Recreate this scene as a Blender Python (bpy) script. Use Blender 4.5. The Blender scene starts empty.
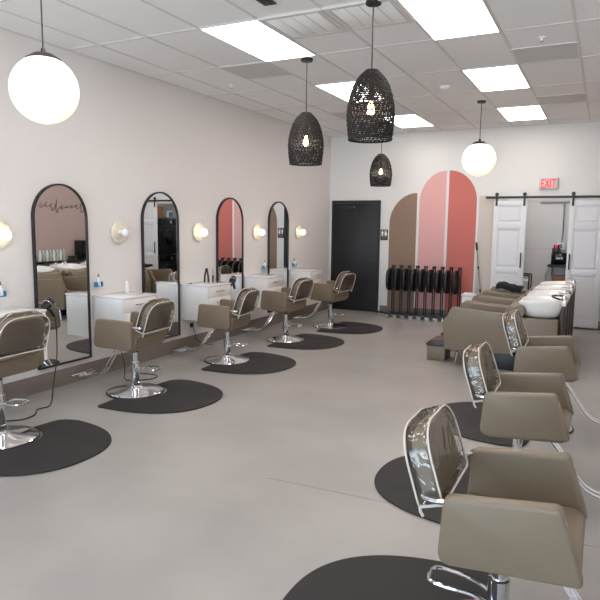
import bpy, bmesh, math, random
from mathutils import Vector, Matrix, noise
PI = math.pi
random.seed(7)
scn = bpy.context.scene
COL = scn.collection

# ------------------------------------------------------------------ materials
def lin(c):
    return tuple(((v / 255 / 12.92) if v / 255 <= .04045 else ((v / 255 + .055) / 1.055) ** 2.4) for v in c) + (1,)

def mat(name, rgb, rough=.5, metal=0, bump=0, bscale=200, var=0, vscale=3, spec=.5, coat=0, rgb2=None):
    m = bpy.data.materials.new(name); m.use_nodes = True
    nt = m.node_tree; b = nt.nodes['Principled BSDF']
    b.inputs['Base Color'].default_value = lin(rgb)
    b.inputs['Roughness'].default_value = rough
    b.inputs['Metallic'].default_value = metal
    b.inputs['Specular IOR Level'].default_value = spec
    b.inputs['Coat Weight'].default_value = coat
    tc = nt.nodes.new('ShaderNodeTexCoord')
    if var or rgb2:
        n = nt.nodes.new('ShaderNodeTexNoise'); n.inputs['Scale'].default_value = vscale
        n.inputs['Detail'].default_value = 5
        r = nt.nodes.new('ShaderNodeValToRGB')
        a = lin(rgb); c2 = lin(rgb2) if rgb2 else tuple(v * (1 - var) for v in a[:3]) + (1,)
        r.color_ramp.elements[0].position = .35; r.color_ramp.elements[1].position = .65
        r.color_ramp.elements[0].color = c2; r.color_ramp.elements[1].color = a
        nt.links.new(tc.outputs['Object'], n.inputs['Vector'])
        nt.links.new(n.outputs['Fac'], r.inputs['Fac'])
        nt.links.new(r.outputs['Color'], b.inputs['Base Color'])
    if bump:
        n2 = nt.nodes.new('ShaderNodeTexNoise'); n2.inputs['Scale'].default_value = bscale
        n2.inputs['Detail'].default_value = 4
        bp = nt.nodes.new('ShaderNodeBump'); bp.inputs['Strength'].default_value = bump
        bp.inputs['Distance'].default_value = .01
        nt.links.new(tc.outputs['Object'], n2.inputs['Vector'])
        nt.links.new(n2.outputs['Fac'], bp.inputs['Height'])
        nt.links.new(bp.outputs['Normal'], b.inputs['Normal'])
    return m

def emit(name, rgb, s, base=(255, 255, 255)):
    m = mat(name, base, .4)
    b = m.node_tree.nodes['Principled BSDF']
    b.inputs['Emission Color'].default_value = lin(rgb)
    b.inputs['Emission Strength'].default_value = s
    return m

def clear(name, tint=(255, 255, 255), rough=.05, ior=1.5, bump=0, bscale=18, base_fac=0.0):
    m = bpy.data.materials.new(name); m.use_nodes = True
    nt = m.node_tree; nt.nodes.clear()
    o = nt.nodes.new('ShaderNodeOutputMaterial'); mx = nt.nodes.new('ShaderNodeMixShader')
    t = nt.nodes.new('ShaderNodeBsdfTransparent'); g = nt.nodes.new('ShaderNodeBsdfGlossy')
    f = nt.nodes.new('ShaderNodeFresnel'); f.inputs['IOR'].default_value = ior
    t.inputs['Color'].default_value = lin(tint); g.inputs['Roughness'].default_value = rough
    ad = nt.nodes.new('ShaderNodeMath'); ad.operation = 'ADD'; ad.use_clamp = True
    ad.inputs[1].default_value = base_fac
    nt.links.new(f.outputs[0], ad.inputs[0]); nt.links.new(ad.outputs[0], mx.inputs[0])
    nt.links.new(t.outputs[0], mx.inputs[1]); nt.links.new(g.outputs[0], mx.inputs[2])
    nt.links.new(mx.outputs[0], o.inputs[0])
    if bump:
        tc = nt.nodes.new('ShaderNodeTexCoord')
        n2 = nt.nodes.new('ShaderNodeTexNoise'); n2.inputs['Scale'].default_value = bscale
        n2.inputs['Distortion'].default_value = 1.2
        bp = nt.nodes.new('ShaderNodeBump'); bp.inputs['Strength'].default_value = bump
        bp.inputs['Distance'].default_value = .03
        nt.links.new(tc.outputs['Object'], n2.inputs['Vector'])
        nt.links.new(n2.outputs['Fac'], bp.inputs['Height'])
        nt.links.new(bp.outputs['Normal'], g.inputs['Normal']); nt.links.new(bp.outputs['Normal'], f.inputs['Normal'])
    return m

M = {}
M['wall'] = mat('white_wall_paint', (226, 222, 220), .7, bump=.05, bscale=150)
M['backwall'] = mat('back_wall_paint', (226, 226, 225), .7, bump=.05, bscale=150)
M['blush'] = mat('blush_wall_paint', (196, 174, 168), .7)
M['ceil'] = mat('ceiling_tile', (236, 236, 236), .9, bump=.2, bscale=260)
M['grid'] = mat('ceiling_grid_white', (214, 211, 209), .5)
M['floor'] = mat('sealed_concrete', (165, 161, 156), .33, bump=.02, bscale=60, rgb2=(153, 149, 145), vscale=1.3)
M['joint'] = mat('concrete_joint', (146, 141, 137), .6)
M['base'] = mat('taupe_base_tile', (128, 115, 106), .45, var=.08, vscale=4)
M['khaki'] = mat('khaki_vinyl', (124, 110, 91), .42, bump=.06, bscale=420, var=.04, vscale=9)
M['chrome'] = mat('chrome', (225, 225, 228), .08, 1)
M['steel'] = mat('brushed_steel', (190, 190, 190), .3, 1)
M['matblack'] = mat('black_rubber_mat', (36, 33, 34), .7, bump=.25, bscale=300)
M['black'] = mat('black_paint', (34, 33, 35), .4)
M['blackplastic'] = mat('black_plastic', (22, 22, 24), .42)
M['blackcloth'] = mat('black_cloth', (18, 18, 20), .9, bump=.2, bscale=60)
M['doorblack'] = mat('black_door_paint', (28, 29, 33), .5)
M['white'] = mat('white_gloss_laminate', (238, 236, 235), .12, coat=.4)
M['doorwhite'] = mat('white_door_paint', (224, 226, 230), .45)
M['piping'] = mat('white_piping', (212, 202, 190), .5)
M['porcelain'] = mat('white_porcelain', (240, 240, 238), .1, coat=.5)
M['tan'] = mat('tan_mural_paint', (142, 118, 101), .7)
M['pink'] = mat('pink_mural_paint', (222, 170, 168), .7)
M['coral'] = mat('coral_mural_paint', (200, 113, 104), .7)
M['cream'] = mat('cream_mural_paint', (208, 199, 190), .7)
M['brass'] = mat('brushed_brass', (196, 170, 120), .3, 1)
M['browncush'] = mat('dark_brown_vinyl', (62, 50, 46), .45)
M['wicker'] = mat('black_rattan', (26, 22, 23), .7, var=.4, vscale=30)
M['mirror'] = mat('mirror_silver', (236, 238, 238), .01, 1)
M['panel'] = emit('light_panel', (255, 246, 239), 9.0)
M['globe'] = emit('opal_globe_glass', (255, 238, 200), .80)
M['bulb'] = emit('amber_bulb', (255, 190, 120), 22)
M['sbulb'] = emit('lit_sconce_bulb', (255, 246, 222), 6)
M['obulb'] = mat('unlit_bulb_glass', (236, 234, 236), .2)
M['alabaster'] = mat('cream_alabaster', (240, 233, 216), .35, rgb2=(226, 216, 192), vscale=14)
M['plastic'] = clear('clear_vinyl_cover', (255, 254, 252), .11, 1.45, bump=.34, bscale=9, base_fac=.05)
M['pane'] = clear('window_glass', (250, 252, 252), .01, 1.45)
M['bottleglass'] = clear('clear_bottle_plastic', (225, 240, 245), .05, 1.45, base_fac=.08)
M['blue'] = mat('blue_plastic', (40, 140, 180), .35)
M['grille'] = mat('grey_return_grille', (206, 205, 205), .6, bump=.6, bscale=500)
M['vent'] = mat('white_vent_metal', (250, 251, 251), .4)
M['signwhite'] = mat('sign_housing_grey', (196, 200, 196), .5)
M['exitred'] = emit('exit_letter_red', (255, 40, 60), 1.0, (230, 40, 60))
M['card'] = mat('cardboard', (150, 112, 80), .8)
M['red'] = emit('red_lamp', (255, 30, 60), .7, (220, 20, 50))
M['green'] = mat('pale_green_plastic', (176, 200, 184), .4)
M['bronze'] = mat('bronze_lettering', (124, 106, 100), .5)
M['glassblack'] = mat('black_glass', (14, 14, 16), .08)

# ------------------------------------------------------------------ mesh helpers
class B:
    def __init__(s): s.bm = bmesh.new()
    def merge(s, other, mx=None):
        me = bpy.data.meshes.new('tmp'); other.to_mesh(me); other.free()
        if mx is not None: me.transform(mx)
        s.bm.from_mesh(me); bpy.data.meshes.remove(me); return s
    def box(s, a, b, bev=0, seg=2, mx=None):
        t = bmesh.new(); bmesh.ops.create_cube(t, size=1)
        for v in t.verts:
            v.co = Vector([(a[i] + b[i]) / 2 + v.co[i] * abs(b[i] - a[i]) for i in range(3)])
        if bev: bmesh.ops.bevel(t, geom=t.edges[:], offset=bev, segments=seg, profile=.5, affect='EDGES')
        return s.merge(t, mx)
    def tube(s, pts, r, n=8, closed=False, mx=None):
        t = bmesh.new(); pts = [Vector(p) for p in pts]; N = len(pts); rings = []
        rr = r if isinstance(r, (list, tuple)) else [r] * N
        prev = None
        for i, p in enumerate(pts):
            if closed: d = pts[(i + 1) % N] - pts[i - 1]
            else: d = pts[min(i + 1, N - 1)] - pts[max(i - 1, 0)]
            d.normalize()
            if prev is None:
                u = d.orthogonal().normalized()
            else:
                u = (prev - d * prev.dot(d))
                u = u.normalized() if u.length > 1e-6 else d.orthogonal().normalized()
            prev = u; w = d.cross(u)
            rings.append([t.verts.new(p + rr[i] * (math.cos(2 * PI * k / n) * u + math.sin(2 * PI * k / n) * w)) for k in range(n)])
        for i in range(N if closed else N - 1):
            a, b = rings[i], rings[(i + 1) % N]
            for k in range(n): t.faces.new((a[k], a[(k + 1) % n], b[(k + 1) % n], b[k]))
        if not closed:
            t.faces.new(rings[0][::-1]); t.faces.new(rings[-1])
        return s.merge(t, mx)
    def lathe(s, prof, n=32, mx=None, cap=True):
        t = bmesh.new(); rings = []
        for (r, z) in prof:
            r = max(r, 1e-4)
            rings.append([t.verts.new((r * math.cos(2 * PI * k / n), r * math.sin(2 * PI * k / n), z)) for k in range(n)])
        for a, b in zip(rings, rings[1:]):
            for k in range(n): t.faces.new((a[k], a[(k + 1) % n], b[(k + 1) % n], b[k]))
        if cap:
            t.faces.new(rings[0][::-1]); t.faces.new(rings[-1])
        bmesh.ops.recalc_face_normals(t, faces=t.faces[:])
        return s.merge(t, mx)
    def cyl(s, c, r, h, n=24, mx=None, bev=0):
        p = [(r - bev, 0), (r, bev), (r, h - bev), (r - bev, h)] if bev else [(r, 0), (r, h)]
        m2 = Matrix.Translation(c)
        return s.lathe(p, n, (mx @ m2) if mx is not None else m2)
    def sphere(s, c, r, sc=(1, 1, 1), n=20, mx=None):
        t = bmesh.new(); bmesh.ops.create_uvsphere(t, u_segments=n, v_segments=max(8, n // 2), radius=r)
        for v in t.verts: v.co = Vector([c[i] + v.co[i] * sc[i] for i in range(3)])
        return s.merge(t, mx)
    def prism(s, pts, h0, h1, mx=None, bev=0, seg=2, wob=0, wseed=0, cuts=0):
        # polygon in local XY, extruded along local Z from h0 to h1
        t = bmesh.new()
        a = [t.verts.new((x, y, h0)) for x, y in pts]; b = [t.verts.new((x, y, h1)) for x, y in pts]
        n = len(pts)
        fa = t.faces.new(a[::-1]); fb = t.faces.new(b)
        for k in range(n): t.faces.new((a[k], a[(k + 1) % n], b[(k + 1) % n], b[k]))
        bmesh.ops.recalc_face_normals(t, faces=t.faces[:])
        if bev:
            es = list(set(list(fa.edges) + list(fb.edges)))
            bmesh.ops.bevel(t, geom=es, offset=bev, segments=seg, profile=.5, affect='EDGES')
        if cuts:
            bmesh.ops.triangulate(t, faces=[f for f in t.faces if len(f.verts) > 4])
            bmesh.ops.subdivide_edges(t, edges=t.edges[:], cuts=cuts, use_grid_fill=True)
        if wob:
            bmesh.ops.recalc_face_normals(t, faces=t.faces[:]); t.normal_update()
            for v in t.verts:
                v.co += v.normal * wob * (noise.noise(v.co * 17 + Vector((wseed, 0, 0))) * .7 + noise.noise(v.co * 41 + Vector((0, wseed, 0))) * .4 + .25)
        return s.merge(t, mx)
    def build(s, name, m, parent=None, loc=None, sharp=28):
        me = bpy.data.meshes.new(name); s.bm.normal_update(); s.bm.to_mesh(me); s.bm.free()
        for p in me.polygons: p.use_smooth = True
        me.set_sharp_from_angle(angle=math.radians(sharp))
        me.materials.append(M[m] if isinstance(m, str) else m)
        o = bpy.data.objects.new(name, me); COL.objects.link(o)
        if parent: o.parent = parent
        if loc: o.location = loc
        return o

def rpoly(pts, rads, seg=6):
    # round the corners of a 2D polygon
    out = []; n = len(pts)
    if not isinstance(rads, (list, tuple)): rads = [rads] * n
    for i in range(n):
        p0, p, p1 = Vector(pts[i - 1]), Vector(pts[i]), Vector(pts[(i + 1) % n]); r = rads[i]
        if r <= 0: out.append(tuple(p)); continue
        a = (p0 - p).normalized(); b = (p1 - p).normalized()
        r = min(r, (p0 - p).length * .49, (p1 - p).length * .49)
        q0, q1 = p + a * r, p + b * r
        for k in range(seg + 1):
            t = k / seg
            out.append(tuple(q0 * (1 - t) ** 2 + p * 2 * t * (1 - t) + q1 * t * t))
    return out

def spline(pts, sub=8):
    P = [Vector(p) for p in pts]; out = []
    for i in range(len(P) - 1):
        p0 = P[max(i - 1, 0)]; p1 = P[i]; p2 = P[i + 1]; p3 = P[min(i + 2, len(P) - 1)]
        for k in range(sub):
            t = k / sub
            out.append(.5 * ((2 * p1) + (p2 - p0) * t + (2 * p0 - 5 * p1 + 4 * p2 - p3) * t * t + (3 * p1 - p0 - 3 * p2 + p3) * t ** 3))
    out.append(P[-1]); return out

def axes(o, x, y, z):
    return Matrix(((x[0], y[0], z[0], o[0]), (x[1], y[1], z[1], o[1]), (x[2], y[2], z[2], o[2]), (0, 0, 0, 1)))
XZ = axes((0, 0, 0), (1, 0, 0), (0, 0, 1), (0, -1, 0))        # polygon (x,z), extruded along -y
YZ = axes((0, 0, 0), (0, 1, 0), (0, 0, 1), (1, 0, 0))         # polygon (y,z), extruded along +x

def tag(o, label, cat, group=None):
    o['label'] = label; o['category'] = cat
    if group: o['group'] = group
    return o
def thing(name, label, cat, loc=(0, 0, 0), rz=0, group=None):
    o = bpy.data.objects.new(name, None); o.empty_display_size = .1; COL.objects.link(o)
    o.location = loc; o.rotation_euler = (0, 0, rz)
    return tag(o, label, cat, group)
def struct(o): o['kind'] = 'structure'; return o
def dup(root, loc, rz=None, label=None, group=None):
    r = root.copy(); COL.objects.link(r); r.location = loc
    if rz is not None: r.rotation_euler = (0, 0, rz)
    if label: r['label'] = label
    if group: r['group'] = group
    for ch in list(root.children):
        c = ch.copy(); COL.objects.link(c); c.parent = r
        for g in list(ch.children):
            d = g.copy(); COL.objects.link(d); d.parent = c
    return r

# ------------------------------------------------------------------ room
W, D, H, F = 5.74, 11.43, 3.503, -3.2
struct(B().box((-.1, F - .1, -.1), (6.3, 13.5, 0)).build('floor', 'floor'))
struct(B().box((-.1, F - .1, H), (W + .1, D + .12, H + .1)).build('ceiling', 'ceil'))
struct(B().box((-.1, F, 0), (0, D + .12, H)).build('wall_left', 'wall'))
struct(B().box((W, F, 0), (W + .1, 7.6, H)).box((W, 7.6, 0), (W + .1, D + .12, H)).build('wall_right', 'wall'))
struct(B().box((W - .012, 7.6, .18), (W, D, H - .01)).build('wall_right_blush', 'blush'))
OX0, OX1, OZ = 3.72, 4.66, 2.2
struct(B().box((0, D, 0), (OX0, D + .12, H)).box((OX1, D, 0), (W, D + .12, H)).box((OX0, D, OZ), (OX1, D + .12, H)).build('wall_back', 'backwall'))
# storefront wall behind the camera with two big windows and a glazed door
wf = B()
wins = [(.15, 2.05, .06, 3.1), (2.2, 3.55, .06, 3.1), (3.7, 5.6, .06, 3.1)]
xs = [0] + [v for w in wins for v in w[:2]] + [W]
for i in range(0, len(xs), 2): wf.box((xs[i], F - .1, 0), (xs[i + 1], F, H))
for a, b, z0, z1 in wins: wf.box((a, F - .1, 0), (b, F, z0)).box((a, F - .1, z1), (b, F, H))
struct(wf.build('wall_front', 'wall'))
for i, (a, b, z0, z1) in enumerate(wins):
    f = B()
    for (p, q) in (((a, z0), (a + .05, z1)), ((b - .05, z0), (b, z1)), ((a + .05, z0), (b - .05, z0 + .05)), ((a + .05, z1 - .05), (b - .05, z1))):
        f.box((p[0], F - .09, p[1]), (q[0], F - .03, q[1]))
    fr = struct(f.build('window_%d' % (i + 1), 'black'))
    B().box((a + .05, F - .065, z0 + .05), (b - .05, F - .059, z1 - .05)).build('pane', 'pane', fr)
# baseboards
struct(B().box((0, F, 0), (.014, D, .18), .003).build('baseboard_left', 'base'))
struct(B().box((1.13, D - .014, 0), (3.66, D, .15), .003).box((4.70, D - .014, 0), (W - .014, D, .15), .003).build('baseboard_back', 'base'))
struct(B().box((W - .026, F, 0), (W - .012, D - .02, .18), .003).build('baseboard_right', 'base'))
# ceiling grid
GX = [1.66 + .615 * k for k in range(-2, 7)]
GY = [4.70 + 1.22 * k for k in range(-6, 6)]
g = B()
for x in GX: g.box((x - .012, F, H - .006), (x + .012, D, H))
for y in GY: g.box((0, y - .012, H - .0055), (W, y + .012, H))
g.box((0, F, H - .007), (.02, D, H)).box((0, D - .02, H - .007), (W, D, H)).box((W - .03, F, H - .007), (W - .012, D, H))
struct(g.build('trim_1', 'grid'))
# a shrinkage crack / joint across the slab
struct(B().tube([(3.12, 3.452, .0004), (3.6, 3.47, .0006), (4.3, 3.49, .0006), (5.6, 3.53, .0006)], .0025, 4).build('trim_2', 'joint'))

# ------------------------------------------------------------------ ceiling fittings
def troffer(x, y, label, nm='ceiling_light'):
    t = thing(nm, label, 'ceiling light', (x, y, H), 0, 'flat panel ceiling lights')
    w, l = .615, 1.22
    f = B()
    for a, b in (((.0, 0), (w, .014)), ((0, l - .014), (w, l)), ((0, .014), (.014, l - .014)), ((w - .014, .014), (w, l - .014))):
        f.box((a[0], a[1], -.012), (b[0], b[1], -.001))
    f.build('frame', 'grid', t)
    B().box((.014, .014, -.008), (w - .014, l - .014, -.002)).build('diffuser', 'panel', t)
    return t
t0 = troffer(GX[2], 4.70, 'glowing white ceiling panel just left of the slotted air vents')
cells = [(2, 7.14, 'glowing white ceiling panel half hidden behind the largest wicker pendant'),
         (2, 9.58, 'glowing white ceiling panel peeking out right of the largest wicker pendant, near back wall'),
         (5, 4.70, 'largest glowing white ceiling panel, cut by the top photo edge'),
         (5, 7.14, 'glowing white ceiling panel in the middle of the right-hand row'),
         (5, 9.58, 'glowing white ceiling panel nearest the exit sign')]
for k, y, lab in cells: dup(t0, (GX[k], y, H), None, lab)
for k in (2, 5):
    for y in (2.26, -.18):
        dup(t0, (GX[k], y, H), None, 'white ceiling panel behind the viewpoint, out of the picture')

def vent(x, y, label):
    t = thing('ceiling_vent', label, 'vent', (x, y, H), 0, 'white slotted air vents')
    w = .61; b = B().box((.02, .02, -.010), (w - .02, w - .02, -.002)); b.build('backing', 'grid', t)
    f = B()
    for a, c in (((0, 0), (w, .045)), ((0, w - .045), (w, w)), ((0, .045), (.045, w - .045)), ((w - .045, .045), (w, w - .045))):
        f.box((a[0], a[1], -.018), (c[0], c[1], -.001))
    f.build('frame', 'grid', t)
    for i in range(4):
        x0 = .055 + i * .127
        s = B()
        s.box((x0, .05, -.017), (x0 + .119, w - .05, -.012), .0015)
        s.build('slat', 'vent', t)
    return t
vent(GX[3] + .002, 4.70, 'white four-slot air vent touching the ceiling panel on its left')
vent(GX[4] + .002, 4.70, 'white four-slot air vent behind the cord of the largest wicker pendant')
def grille(x, y, label):
    t = thing('return_grille', label, 'vent', (x, y, H), 0, 'grey perforated return grilles')
    f = B(); w = .615
    for a, c in (((0, 0), (w, .02)), ((0, w - .02), (w, w)), ((0, .02), (.02, w - .02)), ((w - .02, .02), (w, w - .02))):
        f.box((a[0], a[1], -.012), (c[0], c[1], -.001))
    f.build('frame', 'grid', t)
    B().box((.02, .02, -.009), (w - .02, w - .02, -.001)).build('perforated_panel', 'grille', t)
grille(GX[1], 5.92, 'grey perforated ceiling grille nearest the left wall, left of the wicker pendants')
grille(GX[1], 8.97, 'small grey ceiling grille between the left and largest wicker pendants, farther back')
grille(GX[6], 6.53, 'grey perforated ceiling grille right of the largest light panel')
grille(GX[6], 8.97, 'grey perforated ceiling grille farthest right, above the exit sign')
t = thing('slot_diffuser', 'small black slot in ceiling cut by the top photo edge', 'vent', (2.5, 4.3, H))
B().box((0, 0, -.012), (.11, .15, -.001), .003).build('frame', 'black', t)
B().box((.02, .02, -.016), (.035, .13, -.012)).box((.07, .02, -.016), (.085, .13, -.012)).build('slat', 'blackplastic', t)
def sprinkler(x, y, label):
    t = thing('sprinkler_head', label, 'sprinkler', (x, y, H), 0, 'ceiling sprinkler heads')
    B().lathe([(.035, -.001), (.034, -.006), (.012, -.010), (.010, -.022), (.006, -.03)], 16).build('escutcheon', 'vent', t)
    B().lathe([(.004, -.030), (.004, -.040), (.02, -.041), (.02, -.044), (.004, -.046)], 12).build('deflector', 'steel', t)
sprinkler(4.437, 6.261, 'small sprinkler head beside the right grey ceiling grille')
sprinkler(.679, 6.726, 'small sprinkler head on ceiling left of the wicker pendants')
t = thing('smoke_detector', 'round white smoke detector on ceiling near the far globe', 'smoke detector', (3.147, 7.878, H))
B().lathe([(.062, -.001), (.062, -.018), (.05, -.03), (.03, -.036), (.001, -.037)], 24).build('housing', 'vent', t)
B().lathe([(.012, -.0365), (.012, -.041), (.001, -.043)], 12).build('test_button', 'grille', t)

# ------------------------------------------------------------------ globe pendants
def globe(x, y, zc, r, label):
    t = thing('globe_pendant', label, 'pendant lamp', (x, y, H), 0, 'opal globe pendant lamps')
    d = zc - H
    B().lathe([(.001, -.03), (.055, -.028), (.06, -.02), (.06, -.001), (.001, -.001)], 24).build('canopy', 'black', t)
    B().tube([(0, 0, -.025), (0, 0, d + r + .03)], .0055, 8).build('rod', 'black', t)
    B().lathe([(.004, d + r + .06), (.014, d + r + .05), (.02, d + r + .02), (.07, d + r + .012), (.122, d + r - .022), (.118, d + r - .028), (.001, d + r - .01)], 32).build('fitter_cap', 'black', t)
    B().sphere((0, 0, d), r, n=40).build('glass_globe', 'globe', t)
globe(1.33, 3.245, 2.70, .242, 'large glowing white globe pendant hanging near the left photo edge')
globe(3.40, 9.0, 2.692, .236, 'glowing white globe pendant hanging before the coral painted arch')

# ------------------------------------------------------------------ wicker pendants
def wicker(x, y, zb, label):
    t = thing('wicker_pendant', label, 'pendant lamp', (x, y, H), 0, 'black wicker pendant lamps')
    zt = zb + .532 - H; z0 = zb - H
    prof = [(.0, .172), (.03, .177), (.10, .186), (.19, .191), (.27, .185), (.35, .168), (.42, .143), (.48, .110), (.512, .078), (.532, .055)]
    def R(h):
        for (a, ra), (b, rb) in zip(prof, prof[1:]):
            if h <= b:
                k = (h - a) / (b - a); return ra + (rb - ra) * k
        return prof[-1][1]
    s = B()
    nr = 34
    for i in range(nr + 1):
        h = .532 * i / nr
        if i in (11, 12, 14, 15, 17): continue
        r = R(h); seg = 28
        s.tube([((r + .002 * math.sin(k * 5 + i)) * math.cos(2 * PI * k / seg), (r + .002 * math.sin(k * 5 + i)) * math.sin(2 * PI * k / seg), z0 + h + .003 * math.sin(k * 2.3 + i * 1.7)) for k in range(seg)], .0056, 4, True)
    for sg in (1, -1):
        for j in range(30):
            a0 = 2 * PI * j / 30
            pts = []
            for k in range(15):
                h = .532 * k / 14; a = a0 + sg * h * 2.6 + .04 * math.sin(k * 1.9 + j)
                r = R(h) + .003 * sg * (-1) ** k
                pts.append((r * math.cos(a), r * math.sin(a), z0 + h))
            s.tube(pts, .0040, 4)
    s.tube([(.174 * math.cos(2 * PI * k / 32), .174 * math.sin(2 * PI * k / 32), z0) for k in range(32)], .009, 6, True)
    s.tube([(.05 * math.cos(2 * PI * k / 16), .05 * math.sin(2 * PI * k / 16), zt) for k in range(16)], .008, 6, True)
    s.build('lamp_shade', 'wicker', t)
    B().lathe([(.001, -.028), (.06, -.027), (.064, -.022), (.064, -.001), (.001, -.001)], 24).build('canopy', 'black', t)
    B().tube([(0, 0, -.02), (0, 0, zt + .01)], .0055, 8).build('cord', 'black', t)
    c = B().lathe([(.052, zt + .012), (.052, zt + .006), (.022, zt + .004), (.022, z0 + .30), (.001, z0 + .30)], 20)
    c.build('socket', 'black', t)
    B().lathe([(.012, z0 + .305), (.014, z0 + .29), (.028, z0 + .25), (.032, z0 + .225), (.026, z0 + .20), (.001, z0 + .188)], 20).build('bulb', 'bulb', t)
wicker(2.104, 6.03, 2.40, 'black wicker pendant hanging left of the largest one')
wicker(3.325, 4.74, 2.433, 'largest black wicker pendant in front of two ceiling panels')
wicker(1.51, 10.2, 2.432, 'smallest black wicker pendant, hanging above the black door')

# ------------------------------------------------------------------ left wall stations
PITCH = 1.57
def arch_poly(w, z0, z1, n=24):
    r = w / 2
    return [(-r, z0), (r, z0)] + [(r * math.cos(PI * k / n), z1 - r + r * math.sin(PI * k / n)) for k in range(n + 1)]
def arch_mirror(y, label):
    t = thing('arched_mirror', label, 'mirror', (0.002, y, .235), 0, 'tall arched wall mirrors')
    h = 1.895; w = .705
    B().prism(arch_poly(w - .03, .015, h - .015), .006, .022, YZ).build('mirror_glass', 'mirror', t, sharp=30)
    f = bmesh.new(); n = 24
    def ring(w, z0, z1, x): return [f.verts.new((x, a, b)) for a, b in arch_poly(w, z0, z1, n)]
    o0, o1 = ring(w, 0, h, 0), ring(w, 0, h, .034); i0, i1 = ring(w - .036, .018, h - .018, 0), ring(w - .036, .018, h - .018, .034)
    L = len(o0)
    for k in range(L):
        q = (k + 1) % L
        f.faces.new((o0[k], o0[q], o1[q], o1[k])); f.faces.new((o1[k], o1[q], i1[q], i1[k]))
        f.faces.new((i1[k], i1[q], i0[q], i0[k])); f.faces.new((i0[k], i0[q], o0[q], o0[k]))
    bmesh.ops.recalc_face_normals(f, faces=f.faces[:])
    bb = B(); bb.merge(f); bb.build('frame', 'black', t)
    return t
MY = [4.515, 6.10, 7.70, 9.22]
arch_mirror(MY[0], 'nearest tall arched mirror, reflecting a blush wall and shampoo bowls')
arch_mirror(MY[1], 'tall arched mirror reflecting the white sliding doors, second from left')
arch_mirror(MY[2], 'tall arched mirror reflecting the coral and pink mural')
arch_mirror(MY[3], 'farthest tall arched mirror, reflecting the black door')

def sconce(y, z, lit, label):
    t = thing('wall_sconce', label, 'wall lamp', (0, y, z), 0, 'scalloped wall sconces')
    n = 48; pts = []
    for k in range(n):
        a = 2 * PI * k / n; r = .127 + .006 * math.cos(9 * a)
        pts.append((r * math.cos(a), r * math.sin(a)))
    B().prism(pts, .012, .032, YZ, bev=.006).build('scalloped_plate', 'alabaster', t)
    RX = Matrix.Rotation(PI / 2, 4, 'Y')
    B().lathe([(.055, .001), (.055, .011), (.045, .012), (.001, .0121)], 24, RX).build('mounting_plate', 'brass', t)
    B().lathe([(.03, .033), (.03, .05), (.024, .056), (.024, .066), (.001, .067)], 20, RX).build('socket', 'alabaster', t)
    B().sphere((.112, 0, -.004), .050, n=24).build('bulb', 'sbulb' if lit else 'obulb', t)
sconce(3.79, 1.612, True, 'lit scalloped wall sconce cut by the left photo edge')
sconce(5.36, 1.625, False, 'unlit cream scalloped wall sconce between the first two mirrors')
sconce(6.90, 1.62, True, 'lit scalloped wall sconce between the second and coral-reflecting mirrors')
sconce(8.486, 1.612, True, 'lit scalloped wall sconce left of the farthest arched mirror')
sconce(9.98, 1.604, True, 'lit scalloped wall sconce right of the farthest arched mirror')

CY = [3.37, 4.93, 6.50, 8.07, 9.60]; CW, CD, CZ0, CZ1 = .54, .46, .44, .925
def cabinet(y, label):
    t = thing('floating_cabinet', label, 'cabinet', (.003, y, 0), 0, 'white wall-hung station cabinets')
    B().box((0, 0, CZ0), (CD - .022, CW, CZ1 - .022), .002).build('body', 'white', t)
    B().box((0, -.004, CZ1 - .021), (CD + .004, CW + .004, CZ1), .003).build('top', 'white', t)
    for z0, z1 in ((CZ0 + .005, .605), (.61, .755), (.76, CZ1 - .026)):
        d = B().box((CD - .021, .004, z0), (CD - .003, CW - .004, z1), .002).build('drawer', 'white', t)
        zc = z1 - .065
        hb = B().tube([(CD - .003, CW / 2 - .075, zc), (CD + .02, CW / 2 - .075, zc), (CD + .022, CW / 2 - .06, zc), (CD + .022, CW / 2 + .06, zc), (CD + .02, CW / 2 + .075, zc), (CD - .003, CW / 2 + .075, zc)], .006, 8)
        hb.build('handle', 'brass', d)
    return t
c0 = cabinet(CY[0], 'white wall-hung cabinet behind the leftmost salon chair')
for y, lab in zip(CY[1:], ['white wall-hung cabinet right of the nearest mirror', 'white wall-hung cabinet with flat irons standing on top',
                           'white wall-hung cabinet left of the farthest mirror', 'white wall-hung cabinet nearest the black door']):
    dup(c0, (.003, y, 0), None, lab)

# disinfectant bottles in blue wall holders
def holder(y, z, label):
    t = thing('wall_mounted_bottle_holder', label, 'bottle holder', (0, y, z), 0, 'blue wall bottle holders')
    B().box((.001, -.036, .012), (.005, .036, .09), .001).build('back_plate', 'white', t)
    B().box((.0052, -.043, 0), (.06, .043, .010), .002).box((.0052, -.043, .0102), (.06, -.034, .055), .002)\
       .box((.0052, .034, .0102), (.06, .043, .055), .002).build('bracket', 'blue', t)
    B().lathe([(.022, .011), (.024, .016), (.024, .075), (.018, .095), (.009, .103), (.009, .112)], 20, Matrix.Translation((.034, 0, 0))).build('bottle', 'white', t)
    B().lathe([(.010, .1125), (.010, .124), (.004, .126), (.004, .138), (.006, .139), (.006, .146)], 14, Matrix.Translation((.034, 0, 0))).build('pump', 'blackplastic', t)
for y, z, lab in ((3.765, 1.03, 'small pump bottle in blue holder at the left photo edge'), (5.00, 1.02, 'small pump bottle in blue holder just right of the nearest mirror'),
                  (8.72, 1.0, 'small pump bottle in blue holder just right of the coral-reflecting mirror'), (9.80, .98, 'small pump bottle in blue holder right of the farthest mirror')):
    holder(y, z, lab)

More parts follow.
